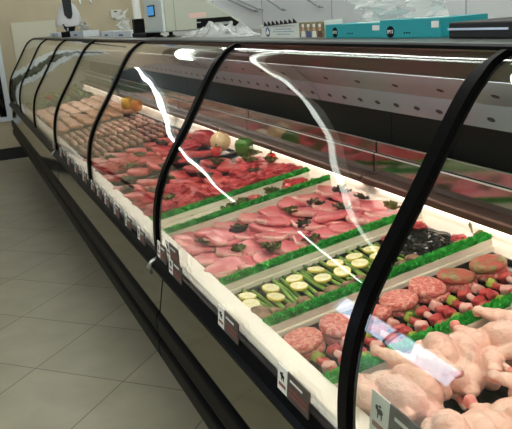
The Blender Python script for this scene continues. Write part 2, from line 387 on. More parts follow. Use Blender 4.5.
near = case_unit(-2.12, .28, [-2.12, -.92, .28], 'nearest black curved glass meat case holding chops, patties and chickens')
mid = case_unit(-4.52, -2.12, [-4.52, -3.32, -2.12], 'middle black curved glass case filled with red beef')
far = case_unit(-8.12, -4.52, [-8.12, -6.92, -5.72, -4.52], 'farthest black curved glass case, ending at the beige wall', True)
for xb in (-2.12, -4.52):   # hooks where two handrails meet
    bm = bmesh.new(); tube(bm, [(0, .02, .012), (0, 0, .004), (0, -.012, -.012), (0, -.004, -.034)], .0075, 8)
    o = mesh_obj('rail_clip', bm, steel, smooth=True); o.location = (xb-.0, .476, .70)
    tag(o, 'small curved steel clip joining the handrails at the '+('nearer' if xb > -3 else 'farther')+' case joint', 'clip')

# ------------------------------------------------------------------ food prototypes
SL = math.atan(.14)
def fz(y, h=0): return .675+.14*(y-.589)+h      # height of the sloping tray deck
def nz(v, s, seed): return noise.noise(Vector(v)*s+Vector((seed*7.3, seed*3.1, seed*1.7)))
def slab(name, a, b, t, seed, mats, lobes=.12, rough=.1, dome=.4, fat=True, n=28):
    """a cut of meat: irregular outline, thickness t, base at z=0, fat rim on the edge"""
    bm = bmesh.new(); rings = []
    prof = [(0, 0), (.6, 0), (.92, 0), (1.0, .25), (1.0, .7), (.93, .95), (.8, 1.0), (.5, 1.0+dome*.15), (0, 1.0+dome*.2)]
    for r, z in prof:
        ring = []
        for k in range(n if r > 0 else 1):
            th = 2*PI*k/n; q = r*(1+lobes*math.cos(2*th+seed)+lobes*.6*math.sin(3*th+seed*2)+rough*nz((math.cos(th), math.sin(th), 0), 2.2, seed))
            x, y = a*q*math.cos(th), b*q*math.sin(th)
            zz = t*z + (t*.35*nz((x*18, y*18, z), 1, seed+3) if z > .1 else 0)
            ring.append(bm.verts.new((x, y, max(zz, 0))))
        rings.append(ring)
    for j, (p, q) in enumerate(zip(rings, rings[1:])):
        for k in range(n):
            if len(p) == 1: f = bm.faces.new((p[0], q[k], q[(k+1) % n]))
            elif len(q) == 1: f = bm.faces.new((p[k], p[(k+1) % n], q[0]))
            else: f = bm.faces.new((p[k], p[(k+1) % n], q[(k+1) % n], q[k]))
            if fat and j in (2, 3, 4) and math.cos(2*PI*k/n-seed) > -.2: f.material_index = 1
    return mesh_obj(name, bm, mats, smooth=True)
def lump(name, r, seed, m, rough=.3, sc=30, sub=4, flat=.25):
    bm = bmesh.new(); ball(bm, (0, 0, 0), 1, sub)
    for v in bm.verts:
        d = 1+rough*nz(v.co, sc/10, seed)+rough*.5*nz(v.co, sc/4, seed+1)
        v.co = Vector((v.co.x*r[0]*d, v.co.y*r[1]*d, v.co.z*r[2]*d))
        v.co.z = max(v.co.z, -r[2]*(1-flat))+r[2]*(1-flat)
    return mesh_obj(name, bm, m, smooth=True)
def leafy(name, r, n, seed, m, curl=.5, droop=0):
    rnd = random.Random(seed); bm = bmesh.new()
    for i in range(n):
        az = rnd.uniform(0, 2*PI); ln = r*rnd.uniform(.7, 1.1); w = ln*rnd.uniform(.5, .8); up = rnd.uniform(.25, 1.1); hw = 6
        base = Vector((rnd.uniform(-.25, .25)*r, rnd.uniform(-.25, .25)*r, .002)); D = Vector((math.cos(az), math.sin(az), 0)); Sx = Vector((-D.y, D.x, 0)); grid = []
        for u in range(7):
            row = []; uu = u/6; ww = w*math.sin(PI*min(uu*.8+.15, 1))
            for v in range(hw+1):
                vv = v/hw-.5
                z = ln*(math.sin(uu*1.7*up)*.55)+abs(vv)*ww*curl+.18*r*nz((uu*5+i, vv*6, 0), 1.6, seed+i)*(abs(vv)*2+uu)
                p = base+D*ln*uu*math.cos(up*uu*.8)+Sx*vv*ww; p.z = max(.001, base.z+z); row.append(bm.verts.new(p))
            grid.append(row)
        for u in range(6):
            for v in range(hw): bm.faces.new((grid[u][v], grid[u+1][v], grid[u+1][v+1], grid[u][v+1]))
    bmesh.ops.solidify(bm, geom=bm.faces[:], thickness=.0009)
    return mesh_obj(name, bm, m, smooth=True)
G = {}

# dividers: cream board carrying a green plastic garland
def divider(x, y0, y1, label, seed):
    t = thing('tray_divider', label, 'tray divider', (x, y0, fz(y0)), (SL, 0, 0), 'green topped dividers between the trays')
    ln = (y1-y0)/math.cos(SL)
    bm = bmesh.new(); box(bm, -.014, .020, 0, ln, .001, .030); box(bm, -.014, .014, 0, ln, .030, .050); mesh_obj('board', bm, cream, t, bevel=.003)
    rnd = random.Random(seed); bm = bmesh.new(); n = int(ln*3400)
    prism(bm, [(-.012, .050), (.012, .050), (.008, .060), (-.008, .060)], .0, ln, axis='y')
    for i in range(n):
        y = rnd.uniform(0, ln); a = rnd.uniform(-1.3, 1.3); yy = rnd.uniform(-.7, .7); h = rnd.uniform(.013, .021)
        d = Vector((math.sin(a), yy*.5, math.cos(a))).normalized(); s = Vector((rnd.uniform(-1, 1), rnd.uniform(-1, 1), rnd.uniform(-1, 1))).cross(d).normalized()*.0024
        o = Vector((math.sin(a)*.006, y, .052)); tp = o+d*h
        b2 = d.cross(s).normalized()*.0015
        v = [bm.verts.new(o-s), bm.verts.new(o+s), bm.verts.new(o+b2), bm.verts.new(tp)]
        m1 = [bm.verts.new(o+d*h*.6-s*1.4), bm.verts.new(o+d*h*.6+s*1.4)]
        bm.faces.new((v[0], v[1], m1[1], m1[0])); bm.faces.new((m1[0], m1[1], v[3])); bm.faces.new((v[0], m1[0], v[3], v[2]))
    o = mesh_obj('garland', bm, green_g, t); o['label'] = 'bright green plastic parsley garland'
    return t
divider(-2.505, .592, 1.255, 'divider with green garland in front of the dark red beef rows', 1)
divider(-2.325, .592, 1.255, 'divider with green garland behind the pork chops', 2)
divider(-1.755, .592, 1.262, 'divider with green garland between pork chops and lemon slices', 3)
divider(-1.440, .592, 1.262, 'divider with green garland between the asparagus tray and the burger patties', 4)
divider(-1.128, .592, 1.262, 'divider with green garland between kebabs and whole chickens', 5)

# trays
def pan(x0, x1, y0, y1, label, m=tray_m, h=.016):
    bm = bmesh.new(); xc = (x0+x1)/2; w = (x1-x0)/2; ln = (y1-y0)/math.cos(SL)
    prof = [(-w, h), (-w+.004, h), (-w+.012, .004), (w-.012, .004), (w-.004, h), (w, h), (w-.01, 0), (-w+.01, 0)]
    prism(bm, prof, 0, ln, axis='y'); box(bm, -w+.006, w-.006, 0, .004, 0, h); box(bm, -w+.006, w-.006, ln-.004, ln, 0, h)
    o = mesh_obj('meat_tray', bm, m); o.location = (xc, y0, fz(y0)+.001); o.rotation_euler = (SL, 0, 0)
    return tag(o, label, 'tray', 'shallow trays on the case floor')
pan(-2.30, -1.78, .60, 1.25, 'dark shallow tray under the pork chops')
pan(-1.735, -1.462, .60, 1.25, 'black tray under the asparagus and lemons, empty at its back')
pan(-1.418, -1.148, .60, 1.25, 'dark shallow tray under the burger patties and kebabs')
pan(-1.108, -.35, .60, 1.25, 'dark tray under the whole chickens')
pan(-2.485, -2.345, .60, 1.25, 'narrow cream tray between the two green garlands near the chops', cream)
pan(-3.28, -2.525, .60, 1.25, 'wide tray under the red beef')
pan(-4.06, -3.30, .60, 1.25, 'tray under the beef behind the second black glass bar')

# pork chops, three shingled rows
chops = [slab('pork_chop', .064, .060, .019, s, [chop_m, chop_fat], lobes=.13, rough=.22) for s in (1, 2.3, 4.1, 5.2)]
rows = [(-2.235, 8, 'row against the farther divider'), (-2.115, 8, 'second row from the farther divider'), (-1.99, 9, 'third row from the farther divider'), (-1.865, 9, 'row nearest the lemon tray')]
for ri, (x, n, rn) in enumerate(rows):
    for k in range(n):
        y = .645+k*(.565/(n-1)) + random.uniform(-.005, .005)
        place(chops[(k+ri) % 4], (x+random.uniform(-.012, .012), y, fz(y, .0185+.004*(k % 2))), (SL+R(-14), R(random.uniform(-6, 6)), random.choice((0, PI))+random.uniform(-.4, .4) if False else random.uniform(-.3, .3)),
              'pink pork chop, %s from the glass, %s' % (nth(k, n), rn), 'pork chop', 'pork chops overlapping in four rows')
# a few chops lie on top
for i, (x, y) in enumerate(((-2.12, .72), (-2.11, .90), (-1.97, .84), (-1.965, 1.06), (-1.87, .64))):
    place(chops[i % 4], (x, y, fz(y, .042)), (SL+R(-8), R(8), i*1.3), 'pink pork chop lying on top of two rows, %s from the glass' % nth(i, 5), 'pork chop', 'pork chops lying on top', .85)

kp = [leafy('kale_garnish', .042, 12, 11, kale_m), leafy('kale_garnish', .038, 12, 12, kale_p), leafy('kale_garnish', .045, 14, 13, kale_m, .8)]
KL = [(-2.12, .665, 1, 'purple kale sprig between the first two chop rows, nearest the glass'), (-2.125, .79, 1, 'purple kale sprig between the first two chop rows, near their middle'),
      (-1.96, .715, 0, 'small green kale sprig among the front chops'), (-1.87, .795, 2, 'large green kale sprig on the chop row beside the lemons'),
      (-2.12, .985, 0, 'green kale sprig beside the far end of the farther chop row'), (-2.13, 1.08, 1, 'dark kale sprig behind the farther chop row'),
      (-1.97, .96, 1, 'purple kale sprig in the middle of the chop tray'), (-1.84, .92, 0, 'small kale sprig on the chops near the green garland'),
      (-2.16, 1.20, 1, 'dark kale bunch at the back left of the chop tray'), (-2.03, 1.22, 1, 'purple kale bunch at the back of the chop tray'),
      (-1.86, 1.225, 2, 'green kale bunch in the back right corner of the chop tray'), (-1.99, 1.12, 1, 'small purple sprig between chops at the back')]
for x, y, k, lb in KL: place(kp[k], (x, y, fz(y, .040)), (SL, 0, random.uniform(0, 6)), lb, 'kale', 'kale sprigs on the pork chops', random.uniform(.75, 1.0))

# strip between the two garlands
cube = [lump('beef_piece', (.05, .055, .026), s, beef_m, .35, 26) for s in (3, 5)]
place(cube[0], (-2.415, 1.15, fz(1.15, .018)), (SL, 0, .3), 'red beef piece between the two garlands at the back', 'beef', 'beef between the garlands')
place(cube[1], (-2.42, .97, fz(.97, .018)), (SL, 0, 1.3), 'small red beef piece between the two garlands, halfway back', 'beef', 'beef between the garlands', .7)
for i, (y, s) in enumerate(((.86, .9), (.915, .9), (1.05, 1.0), (1.215, .8))):
    place(kp[2 if i < 3 else 0], (-2.41, y, fz(y, .022)), (SL, 0, i*1.7), 'kale sprig between the two garlands, %s from the glass' % nth(i, 4), 'kale', 'kale between the garlands', s)

# beef: ground ridges and flat steaks
ground = [lump('ground_beef', (.068, .075, .034), s, beef_d, .42, 30) for s in (1, 2, 3)]
steak = [slab('beef_steak', .075, .062, .022, s, [beef_m, beef_fat], lobes=.12, rough=.25, dome=.8) for s in (.5, 1.9, 3.4, 4.4)]
for k in range(6):
    y = .655+k*.105
    place(ground[k % 3], (-2.615+.01*(k % 2), y, fz(y, .018)), (SL, 0, k*1.1), 'mound of dark red ground beef, %s from the glass beside the garland' % nth(k, 6), 'ground beef', 'ground beef mounds')
beef_rows = [(-2.80, 6, 'flat'), (-2.97, 6, 'flat'), (-3.14, 5, 'flat'), (-3.42, 5, 'flat'), (-3.59, 5, 'flat'), (-3.76, 6, 'flat'), (-3.93, 6, 'flat')]
RN = ['row next to the ground beef', 'second steak row beyond the ground beef', 'row in front of the onion', 'row just past the second glass bar', 'second row past the second glass bar', 'third row past the second glass bar', 'farthest steak row']
for ri, (x, n, _) in enumerate(beef_rows):
    for k in range(n):
        y = .65+k*(.55 if n > 5 else .43)/(n-1)
        pr = ground if (ri in (0, 4) and k in (0, 1, 4)) else steak
        nm = 'bumpy ground beef mound' if pr is ground else 'bright red beef steak'
        place(pr[(k+ri) % len(pr)], (x+random.uniform(-.01, .01), y, fz(y, .020)), (SL+(R(-13) if pr is steak else 0), random.uniform(-.1, .1), random.uniform(-.5, .5)),
              '%s, %s from the glass, %s' % (nm, nth(k, n), RN[ri]), 'beef', 'beef in rows beyond the garlands', 1.05 if pr is steak else .95)
KB = [(-2.71, .72), (-2.89, .70), (-2.88, .93), (-3.05, .80), (-2.71, 1.10), (-3.05, 1.05), (-2.93, 1.16), (-3.24, .66), (-3.24, .85), (-3.50, .74), (-3.51, .98), (-3.67, .83), (-3.84, .70), (-3.84, 1.0), (-3.35, .93), (-3.67, 1.12), (-3.05, .62), (-2.80, 1.215), (-3.02, 1.22)]
KW = ['nearest the glass', 'close to the glass on the first steaks', 'halfway back on the first steaks', 'halfway towards the back', 'towards the back ledge', 'two thirds of the way back', 'right of the green pepper', 'at the front glass', 'before the tomato', 'nearest the glass', 'towards the back', 'in the middle row', 'nearest the front', 'near the back', 'behind the black bar', 'in front of the roast', 'beside the front lip', 'in the back corner', 'just under the green pepper']
for i, (x, y) in enumerate(KB):
    ref = 'near the ground beef' if x > -2.8 else 'among the middle steak rows' if x > -3.1 else 'by the second glass bar' if x > -3.45 else 'among the farthest beef'
    place(kp[i % 3], (x, y, fz(y, .043)), (SL, 0, i*2.1), 'kale sprig %s, %s' % (ref, KW[i]), 'kale', 'kale sprigs on the beef', .95)

# vegetables at the back of the beef
def veg(name, bm, m, loc, label, cat, stem=None, rot=(0, 0, 0)):
    t = thing(name, label, cat, loc, rot); mesh_obj('flesh', bm, m, t, smooth=True)
    bm = bmesh.new(); tube(bm, [(0, 0, stem), (.002, 0, stem+.008), (.006, 0, stem+.018)], [.006, .004, .005], 8); mesh_obj('stem', bm, stem_m if cat != 'onion' else onion_m, t, smooth=True)
bm = bmesh.new(); lathe(bm, [(0, .002), (.02, 0), (.038, .012), (.052, .038), (.052, .058), (.040, .082), (.02, .094), (.006, .102), (0, .104)], 28)
veg('onion', bm, onion_m, (-3.30, 1.165, fz(1.165, .040)), 'large pale yellow onion at the back of the beef', 'onion', .10)
def pepper(r, m, loc, lab):
    bm = bmesh.new(); n = 32; prof = [(.0, .012), (.5, 0), (.85, .12), (1, .45), (1.02, .7), (.85, .93), (.5, 1.0), (.2, .92), (0, .88)]; rings = []
    for q, z in prof:
        rings.append([bm.verts.new((q*r*(1+.10*math.cos(4*2*PI*k/n)*min(1, q*1.5))*math.cos(2*PI*k/n), q*r*(1+.10*math.cos(4*2*PI*k/n)*min(1, q*1.5))*math.sin(2*PI*k/n), z*r*2.0)) for k in range(n)])
    for p, q in zip(rings, rings[1:]):
        for k in range(n): bm.faces.new((p[k], p[(k+1) % n], q[(k+1) % n], q[k]))
    bmesh.ops.remove_doubles(bm, verts=bm.verts, dist=.0003)
    veg('bell_pepper', bm, m, loc, lab, 'pepper', r*1.72)
pepper(.042, pepper_g, (-3.07, 1.20, fz(1.20, .040)), 'glossy green bell pepper beside the onion')
def tomato(r, loc, lab):
    bm = bmesh.new(); lathe(bm, [(0, .06*r), (.5*r, 0), (.9*r, .4*r), (r, .85*r), (.85*r, 1.35*r), (.5*r, 1.6*r), (.15*r, 1.55*r), (0, 1.5*r)], 24)
    veg('tomato', bm, tomato_m, loc, lab, 'tomato', 1.5*r)
tomato(.029, (-3.205, 1.105, fz(1.105, .045)), 'small red tomato in front of the onion and green pepper')
tomato(.026, (-2.86, 1.245, fz(1.245, .03)), 'small red tomato against the back ledge behind the beef')
place(lump('beef_roast', (.10, .06, .05), 9, beef_m, .2, 14), (-3.62, 1.19, fz(1.19, .02)), (SL, 0, .2), 'red beef roast at the back behind the steaks', 'beef', None)
bm = bmesh.new(); lathe(bm, [(0, .0), (.03, 0), (.045, .018), (.04, .04), (.02, .052), (0, .055)], 20)
o = mesh_obj('garlic_bulb', bm, lump_m if False else mat('garlic_white', (232, 220, 196), .5), smooth=True); o.location = (-3.42, 1.21, fz(1.21, .04)); tag(o, 'white garlic bulb behind the steaks near the glass bar', 'garlic')

# asparagus with lemon slices
bm = bmesh.new(); tube(bm, [(-.115, 0, .006), (-.04, .001, .006), (.05, -.001, .006), (.085, 0, .006)], [.0055, .0058, .0052, .0048], 8)
asp = thing('asparagus_spear', '', 'asparagus')
mesh_obj('stalk', bm, asp_m, asp, smooth=True)
bm = bmesh.new(); tube(bm, [(.085, 0, .006), (.098, 0, .006), (.112, 0, .006), (.122, 0, .006)], [.005, .0068, .005, .001], 8); mesh_obj('tip', bm, asp_t, asp, smooth=True)
NA = 34
for k in range(NA):
    y = .625+k*.0138
    sd = 0 if k % 2 else PI
    place(asp, (-1.628+random.uniform(-.012, .012), y, fz(y, .007+.008*(k % 3 == 1))), (SL*.9, random.uniform(-.03, .03), sd+random.uniform(-.12, .12)), 'green asparagus spear, %s from the glass in the %s half' % (nth(k % 17, 17), 'front' if k < 17 else 'rear'), 'asparagus', 'asparagus spears under the lemon slices', .93)
def lemon_slice():
    t = thing('lemon_slice', '', 'lemon slice'); n = 24; r = .0245
    bm = bmesh.new(); lathe(bm, [(r-.002, 0), (r, .001), (r, .006), (r-.002, .007), (r-.002, 0)], n); mesh_obj('rind', bm, lemon_r, t)
    bm = bmesh.new(); lathe(bm, [(0, .0005), (r-.002, .0005), (r-.002, .0062), (0, .0062)], n); mesh_obj('pith', bm, lemon_p, t)
    bm = bmesh.new()
    for k in range(9):
        a0 = 2*PI*k/9+.09; a1 = 2*PI*(k+1)/9-.09; c = (a0+a1)/2; p = [(.003*math.cos(c), .003*math.sin(c))]+[((r-.0055)*math.cos(a0+(a1-a0)*j/4), (r-.0055)*math.sin(a0+(a1-a0)*j/4)) for j in range(5)]
        prism(bm, p, .0062, .0068, axis='z')
    mesh_obj('pulp', bm, lemon_f, t)
    return t
ls = lemon_slice()
for i, y in enumerate((.622, .69, .765, .835, .895, .955, 1.015)):
    for j, x in enumerate((-1.655, -1.598)):
        yy = y-.012*j
        place(ls, (x+random.uniform(-.006, .006), yy, fz(yy, .032)), (SL+random.uniform(-.1, .15), random.uniform(-.12, .12), random.uniform(0, 3)),
              'lemon slice on the asparagus, %s from the glass in the %s column' % (nth(i, 7), 'farther' if j == 0 else 'nearer'), 'lemon slice', 'lemon slices in two columns')
# mushrooms along the divider
mt = thing('mushroom', '', 'mushroom')
bm = bmesh.new(); lathe(bm, [(0, .024), (.012, .0225), (.021, .016), (.024, .006), (.022, .002), (.016, .004)], 18); mesh_obj('cap', bm, mush_m, mt, smooth=True)
bm = bmesh.new(); lathe(bm, [(0, .0), (.007, 0), (.006, .004), (.019, .005), (.019, .003)], 18); mesh_obj('gills', bm, shroom_g, mt, smooth=True)
for k in range(11):
    y = .64+k*.042
    place(mt, (-1.515+.012*(k % 2), y, fz(y, .022)), (SL+random.uniform(-.5, .5), random.uniform(-.5, .5), k), 'brown mushroom beside the asparagus, %s from the glass' % nth(k, 11), 'mushroom', 'mushrooms along the divider')
o = lump('mushroom', (.036, .034, .024), 4, mush_m, .12, 10); place(o, (-1.52, .603, fz(.61, .018)), (SL, 0, 0), 'large pale brown mushroom against the front lip', 'mushroom', None)
# folded plastic film and a leaf at the back of the black tray
def crumple(name, w, d, h, seed, m, n=26, up=0):
    bm = bmesh.new(); g = []
    for i in range(n):
        row = []
        for j in range(n):
            u, v = i/(n-1)-.5, j/(n-1)-.5
            f = max(0, 1-(abs(u)*2)**3)*max(0, 1-(abs(v)*2)**3)
            z = h*f*(.55+.8*nz((u*5, v*5, 0), 1.5, seed))+h*.35*f*nz((u*14, v*14, 0), 1.2, seed+2)
            row.append(bm.verts.new((u*w+.1*w*nz((u*6, v*6, 1), 1, seed), v*d+.1*d*nz((u*6, v*6, 3), 1, seed), max(0.0015, z+.0015))))
        g.append(row)
    for i in range(n-1):
        for j in range(n-1): bm.faces.new((g[i][j], g[i+1][j], g[i+1][j+1], g[i][j+1]))
    bmesh.ops.solidify(bm, geom=bm.faces[:], thickness=.0006)
    return mesh_obj(name, bm, m)
o = crumple('plastic_film', .22, .17, .022, 5, mat('dark_film', (46, 44, 40), .12, spec=.7)); o.location = (-1.60, 1.155, fz(1.155, .018)); o.rotation_euler = (SL, 0, 0)
tag(o, 'dark glossy film filling the empty back of the asparagus tray', 'plastic film')
o = leafy('leaf', .045, 3, 31, mat('pale_leaf', (150, 150, 92), .5, col2=(190, 186, 130), scale=20), .2); o.location = (-1.475, 1.24, fz(1.24, .045)); o.rotation_euler = (-.9, .2, .3)
tag(o, 'pale green leaf leaning against the lit back ledge', 'leaf')
for i, (x, y) in enumerate(((-1.54, 1.235), (-1.50, 1.205), (-1.69, 1.10), (-1.71, 1.22))):
    place(cube[i % 2], (x, y, fz(y, .018)), (SL, 0, i), 'small red meat scrap at the back of the asparagus tray, %s from the leaf' % nth(i, 4), 'beef', 'meat scraps at the tray back', .42)

# burger patties in stacks of two
def patty(seed, m):
    bm = bmesh.new(); n = 40; rings = []
    for q, z in [(0, 0), (.55, 0), (.9, .001), (1.0, .3), (1.0, .65), (.93, .93), (.7, 1.0), (.35, 1.0), (0, 1.0)]:
        ring = []
        for k in range(n if q else 1):
            th = 2*PI*k/n; r = .047*q*(1+.035*nz((math.cos(th), math.sin(th), z), 3, seed)+.02*nz((math.cos(th), math.sin(th), z), 9, seed))
            zz = .021*z+(.0022*nz((r*60*math.cos(th), r*60*math.sin(th), z), 1.1, seed) if z > .2 else 0); ring.append(bm.verts.new((r*math.cos(th), r*math.sin(th), zz)))
        rings.append(ring)
    for p, q in zip(rings, rings[1:]):
        for k in range(n):
            if len(p) == 1: bm.faces.new((p[0], q[k], q[(k+1) % n]))
            elif len(q) == 1: bm.faces.new((p[k], p[(k+1) % n], q[0]))
            else: bm.faces.new((p[k], p[(k+1) % n], q[(k+1) % n], q[k]))
    return mesh_obj('burger_patty', bm, m, smooth=True)
pt = [patty(1, patty_m), patty(2, patty_m), patty(3, patty_h)]
PY = [.632, .725, .815, .895, .982, 1.067, 1.165]
for i, y in enumerate(PY):
    h = 1 if i >= 4 else 0
    p = pt[2] if i >= 5 else pt[i % 2]
    sc = 1.0
    place(pt[(i+1) % 2], (-1.335, y+.004, fz(y, .0065)), (SL, 0, i), 'bottom patty of the %s stack from the glass' % nth(i, 7), 'burger patty', 'burger patties stacked in pairs', sc)
    place(p if p.name in USED or True else p, (-1.335+random.uniform(-.006, .004), y-.003, fz(y, .0285)), (SL+random.uniform(-.03, .05), 0, i*2), ('top herb flecked patty' if i >= 5 else 'top speckled patty')+' of the %s stack from the glass' % nth(i, 7), 'burger patty', 'burger patties stacked in pairs', sc)
o = leafy('lettuce_leaf', .05, 5, 41, lettuce_m, .3); o.location = (-1.27, .90, fz(.90, .006)); o.rotation_euler = (SL, 0, 0); tag(o, 'green lettuce leaf beside the fourth patty stack', 'lettuce')
# kebabs beside the patties
def kebab(seed):
    rnd = random.Random(seed); t = thing('kebab', '', 'kebab')
    bm = bmesh.new(); tube(bm, [(-.085, 0, .016), (.085, 0, .016)], .0018, 6); mesh_obj('skewer', bm, mat('bamboo', (214, 186, 130), .5), t)
    for i in range(5):
        m = (mat('kebab_meat', (176, 44, 48), .35, col2=(206, 90, 84), scale=40), mat('kebab_pepper', (148, 160, 50), .3), mat('kebab_onion', (228, 170, 160), .35))[(0, 1, 0, 2, 0)[(i+seed) % 5]]
        bm = bmesh.new(); ball(bm, (0, 0, 0), 1, 3); Mr = Euler((rnd.uniform(-.7, .7), rnd.uniform(-.5, .5), rnd.uniform(-.8, .8))).to_matrix(); hh = (.0165, .021, .014 if i % 2 == 0 else .009)
        for v in bm.verts:
            c = Vector([math.copysign(abs(q)**.45, q) for q in v.co]); c = c*(1+.16*nz(c, 1.6, seed+i)); v.co = Mr @ Vector((c.x*hh[0]*.8, c.y*hh[1]*.85, c.z*hh[2]))+Vector((-.06+i*.03, 0, .017))
        mesh_obj('chunk', bm, m, t, smooth=True)
    return t
kb = [kebab(1), kebab(2), kebab(3)]
for k in range(14):
    y = .635+k*.0405
    place(kb[k % 3], (-1.222+random.uniform(-.004, .004), y, fz(y, .006)), (SL*0, R(0), random.uniform(-.10, .10)), 'red and green meat kebab beside the patties, %s from the glass' % nth(k, 14), 'kebab', 'kebabs in a row beside the patties', .85)

# whole chickens
def chicken(seed):
    rnd = random.Random(seed); bm = bmesh.new()
    def cap(a, b, ra, rb, n=7):
        a, b = Vector(a), Vector(b)
        for i in range(n): q = i/(n-1); ball(bm, a.lerp(b, q), ra+(rb-ra)*q, 2)
    ball(bm, (0, 0, -.004), (.102, .060, .048), 3)
    ball(bm, (.026, .026, .026), (.072, .038, .046), 3); ball(bm, (.026, -.026, .026), (.072, .038, .046), 3)
    ball(bm, (.088, 0, .004), (.030, .034, .026), 2); cap((.095, 0, 0), (.124, .006, -.012), .021, .015, 4)
    ball(bm, (-.098, 0, -.006), (.024, .020, .016), 2)
    for s in (-1, 1):
        w = rnd.uniform(-.006, .010)
        ball(bm, (-.040, s*.062, .008), (.050, .028, .042), 3)
        cap((-.022, s*.074, .026+w), (-.104, s*.046, .040+w), .028, .0125); ball(bm, (-.112, s*.042, .041+w), .0155, 2)
        cap((.074, s*.058, .020), (.020, s*.092, .002), .020, .015); cap((.020, s*.092, .002), (.082, s*.098, -.010), .0145, .0105); cap((.082, s*.098, -.010), (.112, s*.084, -.018), .010, .006, 5)
    me = bpy.data.meshes.new('whole_chicken'); bm.to_mesh(me); bm.free()
    o = bpy.data.objects.new('tmp_chicken', me); C.objects.link(o)
    m = o.modifiers.new('r', 'REMESH'); m.mode = 'VOXEL'; m.voxel_size = .0031
    m = o.modifiers.new('s', 'SMOOTH'); m.factor = .5; m.iterations = 6
    dg = bpy.context.evaluated_depsgraph_get(); dg.update()
    me2 = bpy.data.meshes.new_from_object(o.evaluated_get(dg)); bpy.data.objects.remove(o)
    me2.name = 'whole_chicken'
    zmin = min(v.co.z for v in me2.vertices)
    for v in me2.vertices:
        v.co.z -= zmin
        v.co += Vector((0, .6, 1))*.0045*nz(v.co, 38, seed)+Vector((.4, .3, 1))*.002*nz(v.co, 95, seed+9)
        v.co.x += .003*nz(v.co, 25, seed+5)
    me2.materials.clear(); me2.materials.append(chick_m); me2.materials.append(chick_tip)
    for p in me2.polygons:
        p.use_smooth = True; c = p.center
        p.material_index = 1 if ((c - Vector((-.115, .042, .041-zmin))).length < .018 or (c - Vector((-.115, -.042, .041-zmin))).length < .018 or abs(c.y) > .085 and c.x > .085 or c.x > .128) else 0
    r = bpy.data.objects.new('whole_chicken', me2); C.objects.link(r); return r
ck = [chicken(1), chicken(2)]
CK = [(-1.00, .665, .25, 0, 'first whole raw chicken against the glass by the third bar'),
      (-1.005, .795, -.30, 1, 'second raw chicken along the green garland'),
      (-1.00, .925, .20, 0, 'third raw chicken along the green garland'),
      (-1.005, 1.055, -.15, 1, 'fourth raw chicken along the green garland'),
      (-1.00, 1.185, .1, 0, 'raw chicken at the back end of the green garland'),
      (-.790, .655, -.35, 1, 'raw chicken at the glass, right of the first one'),
      (-.785, .790, .30, 0, 'second raw chicken of the middle column'),
      (-.79, .930, -.2, 1, 'third raw chicken of the middle column'),
      (-.79, 1.065, .2, 0, 'fourth raw chicken of the middle column, at the right picture edge'),
      (-.585, .66, .2, 0, 'raw chicken nearest the camera at the bottom right corner'),
      (-.585, .80, -.2, 1, 'second raw chicken of the nearest column')]
for x, y, rz, k, lb in CK:
    place(ck[k], (x, y, fz(y, .009)), (SL+random.uniform(-.15, .15), random.uniform(-.15, .15), rz+(PI if k else 0)), lb, 'chicken', 'whole raw chickens', (.84, .86, .82))

# far end of the case
pan(-4.60, -4.10, .60, 1.25, 'tray of brown sausages past the beef'); pan(-5.25, -4.66, .60, 1.25, 'tray of pale sausages in the farthest case')
pan(-5.95, -5.30, .60, 1.25, 'tray of marinated meat in the farthest case'); pan(-6.85, -6.0, .60, 1.25, 'tray of chicken fillets in the farthest case'); pan(-8.05, -6.95, .60, 1.25, 'tray of lettuce and tomatoes at the end wall')
def sausage(m):
    bm = bmesh.new(); pts = []; rs = []
    for i in range(11):
        u = i/10-.5; pts.append((u*.15, .012*math.cos(u*PI), .017)); rs.append(.016*math.sqrt(max(.02, 1-(abs(u)*2)**6)))
    tube(bm, pts, rs, 12); return mesh_obj('sausage', bm, m, smooth=True)
sg = [sausage(saus_b), sausage(saus_m), sausage(saus_p)]
def sausage_rows(x0, nx, dx, ny, dy, protos, nm):
    for i in range(nx):
        for k in range(ny):
            y = .64+k*dy
            place(protos[(i+k//3) % len(protos)], (x0-i*dx, y, fz(y, .006)), (SL*0, 0, random.uniform(-.08, .08)), '%s sausage, %s from the glass, %s column' % (nm, nth(k, ny), nth(i, nx)), 'sausage', nm+' sausages')
sausage_rows(-4.21, 3, .162, 13, .045, [sg[0], sg[1]], 'brown')
sausage_rows(-4.76, 3, .17, 13, .045, [sg[2], sg[1]], 'pale')
fil = [slab('meat_fillet', .085, .05, .026, s, [mat('marinated_meat', (170, 92, 62), .35, col2=(206, 140, 96), scale=24), chop_fat], fat=False) for s in (1, 2.5)]
for i in range(4):
    for k in range(6):
        y = .66+k*.105; place(fil[(i+k) % 2], (-5.39-i*.155, y, fz(y, .022)), (SL-R(10), 0, random.uniform(-.3, .3)), 'brown marinated meat fillet, %s from the glass in the %s row' % (nth(k, 6), nth(i, 4)), 'meat fillet', 'marinated fillets')
cf = [slab('chicken_fillet', .085, .052, .028, s, [mat('fillet_pink', (236, 176, 150), .35, col2=(244, 204, 184), scale=12), chop_fat], fat=False, dome=1.2) for s in (1.5, 3.5)]
for i in range(5):
    for k in range(6):
        y = .66+k*.105; place(cf[(i+k) % 2], (-6.09-i*.165, y, fz(y, .022)), (SL-R(10), 0, random.uniform(-.3, .3)), 'pale chicken fillet, %s from the glass in the %s row' % (nth(k, 6), nth(i, 5)), 'chicken fillet', 'chicken fillets')
lt = [leafy('lettuce', .11, 14, 51, lettuce_m, .5), leafy('lettuce', .10, 14, 52, mat('romaine_green', (60, 110, 44), .5, col2=(110, 150, 70), scale=14), .5)]
for i in range(5):
    for k in range(3):
        y = .70+k*.2; place(lt[(i+k) % 2], (-7.08-i*.2, y, fz(y, .018)), (SL, 0, i+k), 'head of green lettuce, %s from the glass in the %s row from the fillets' % (nth(k, 3), nth(i, 5)), 'lettuce', 'lettuces at the end of the case')
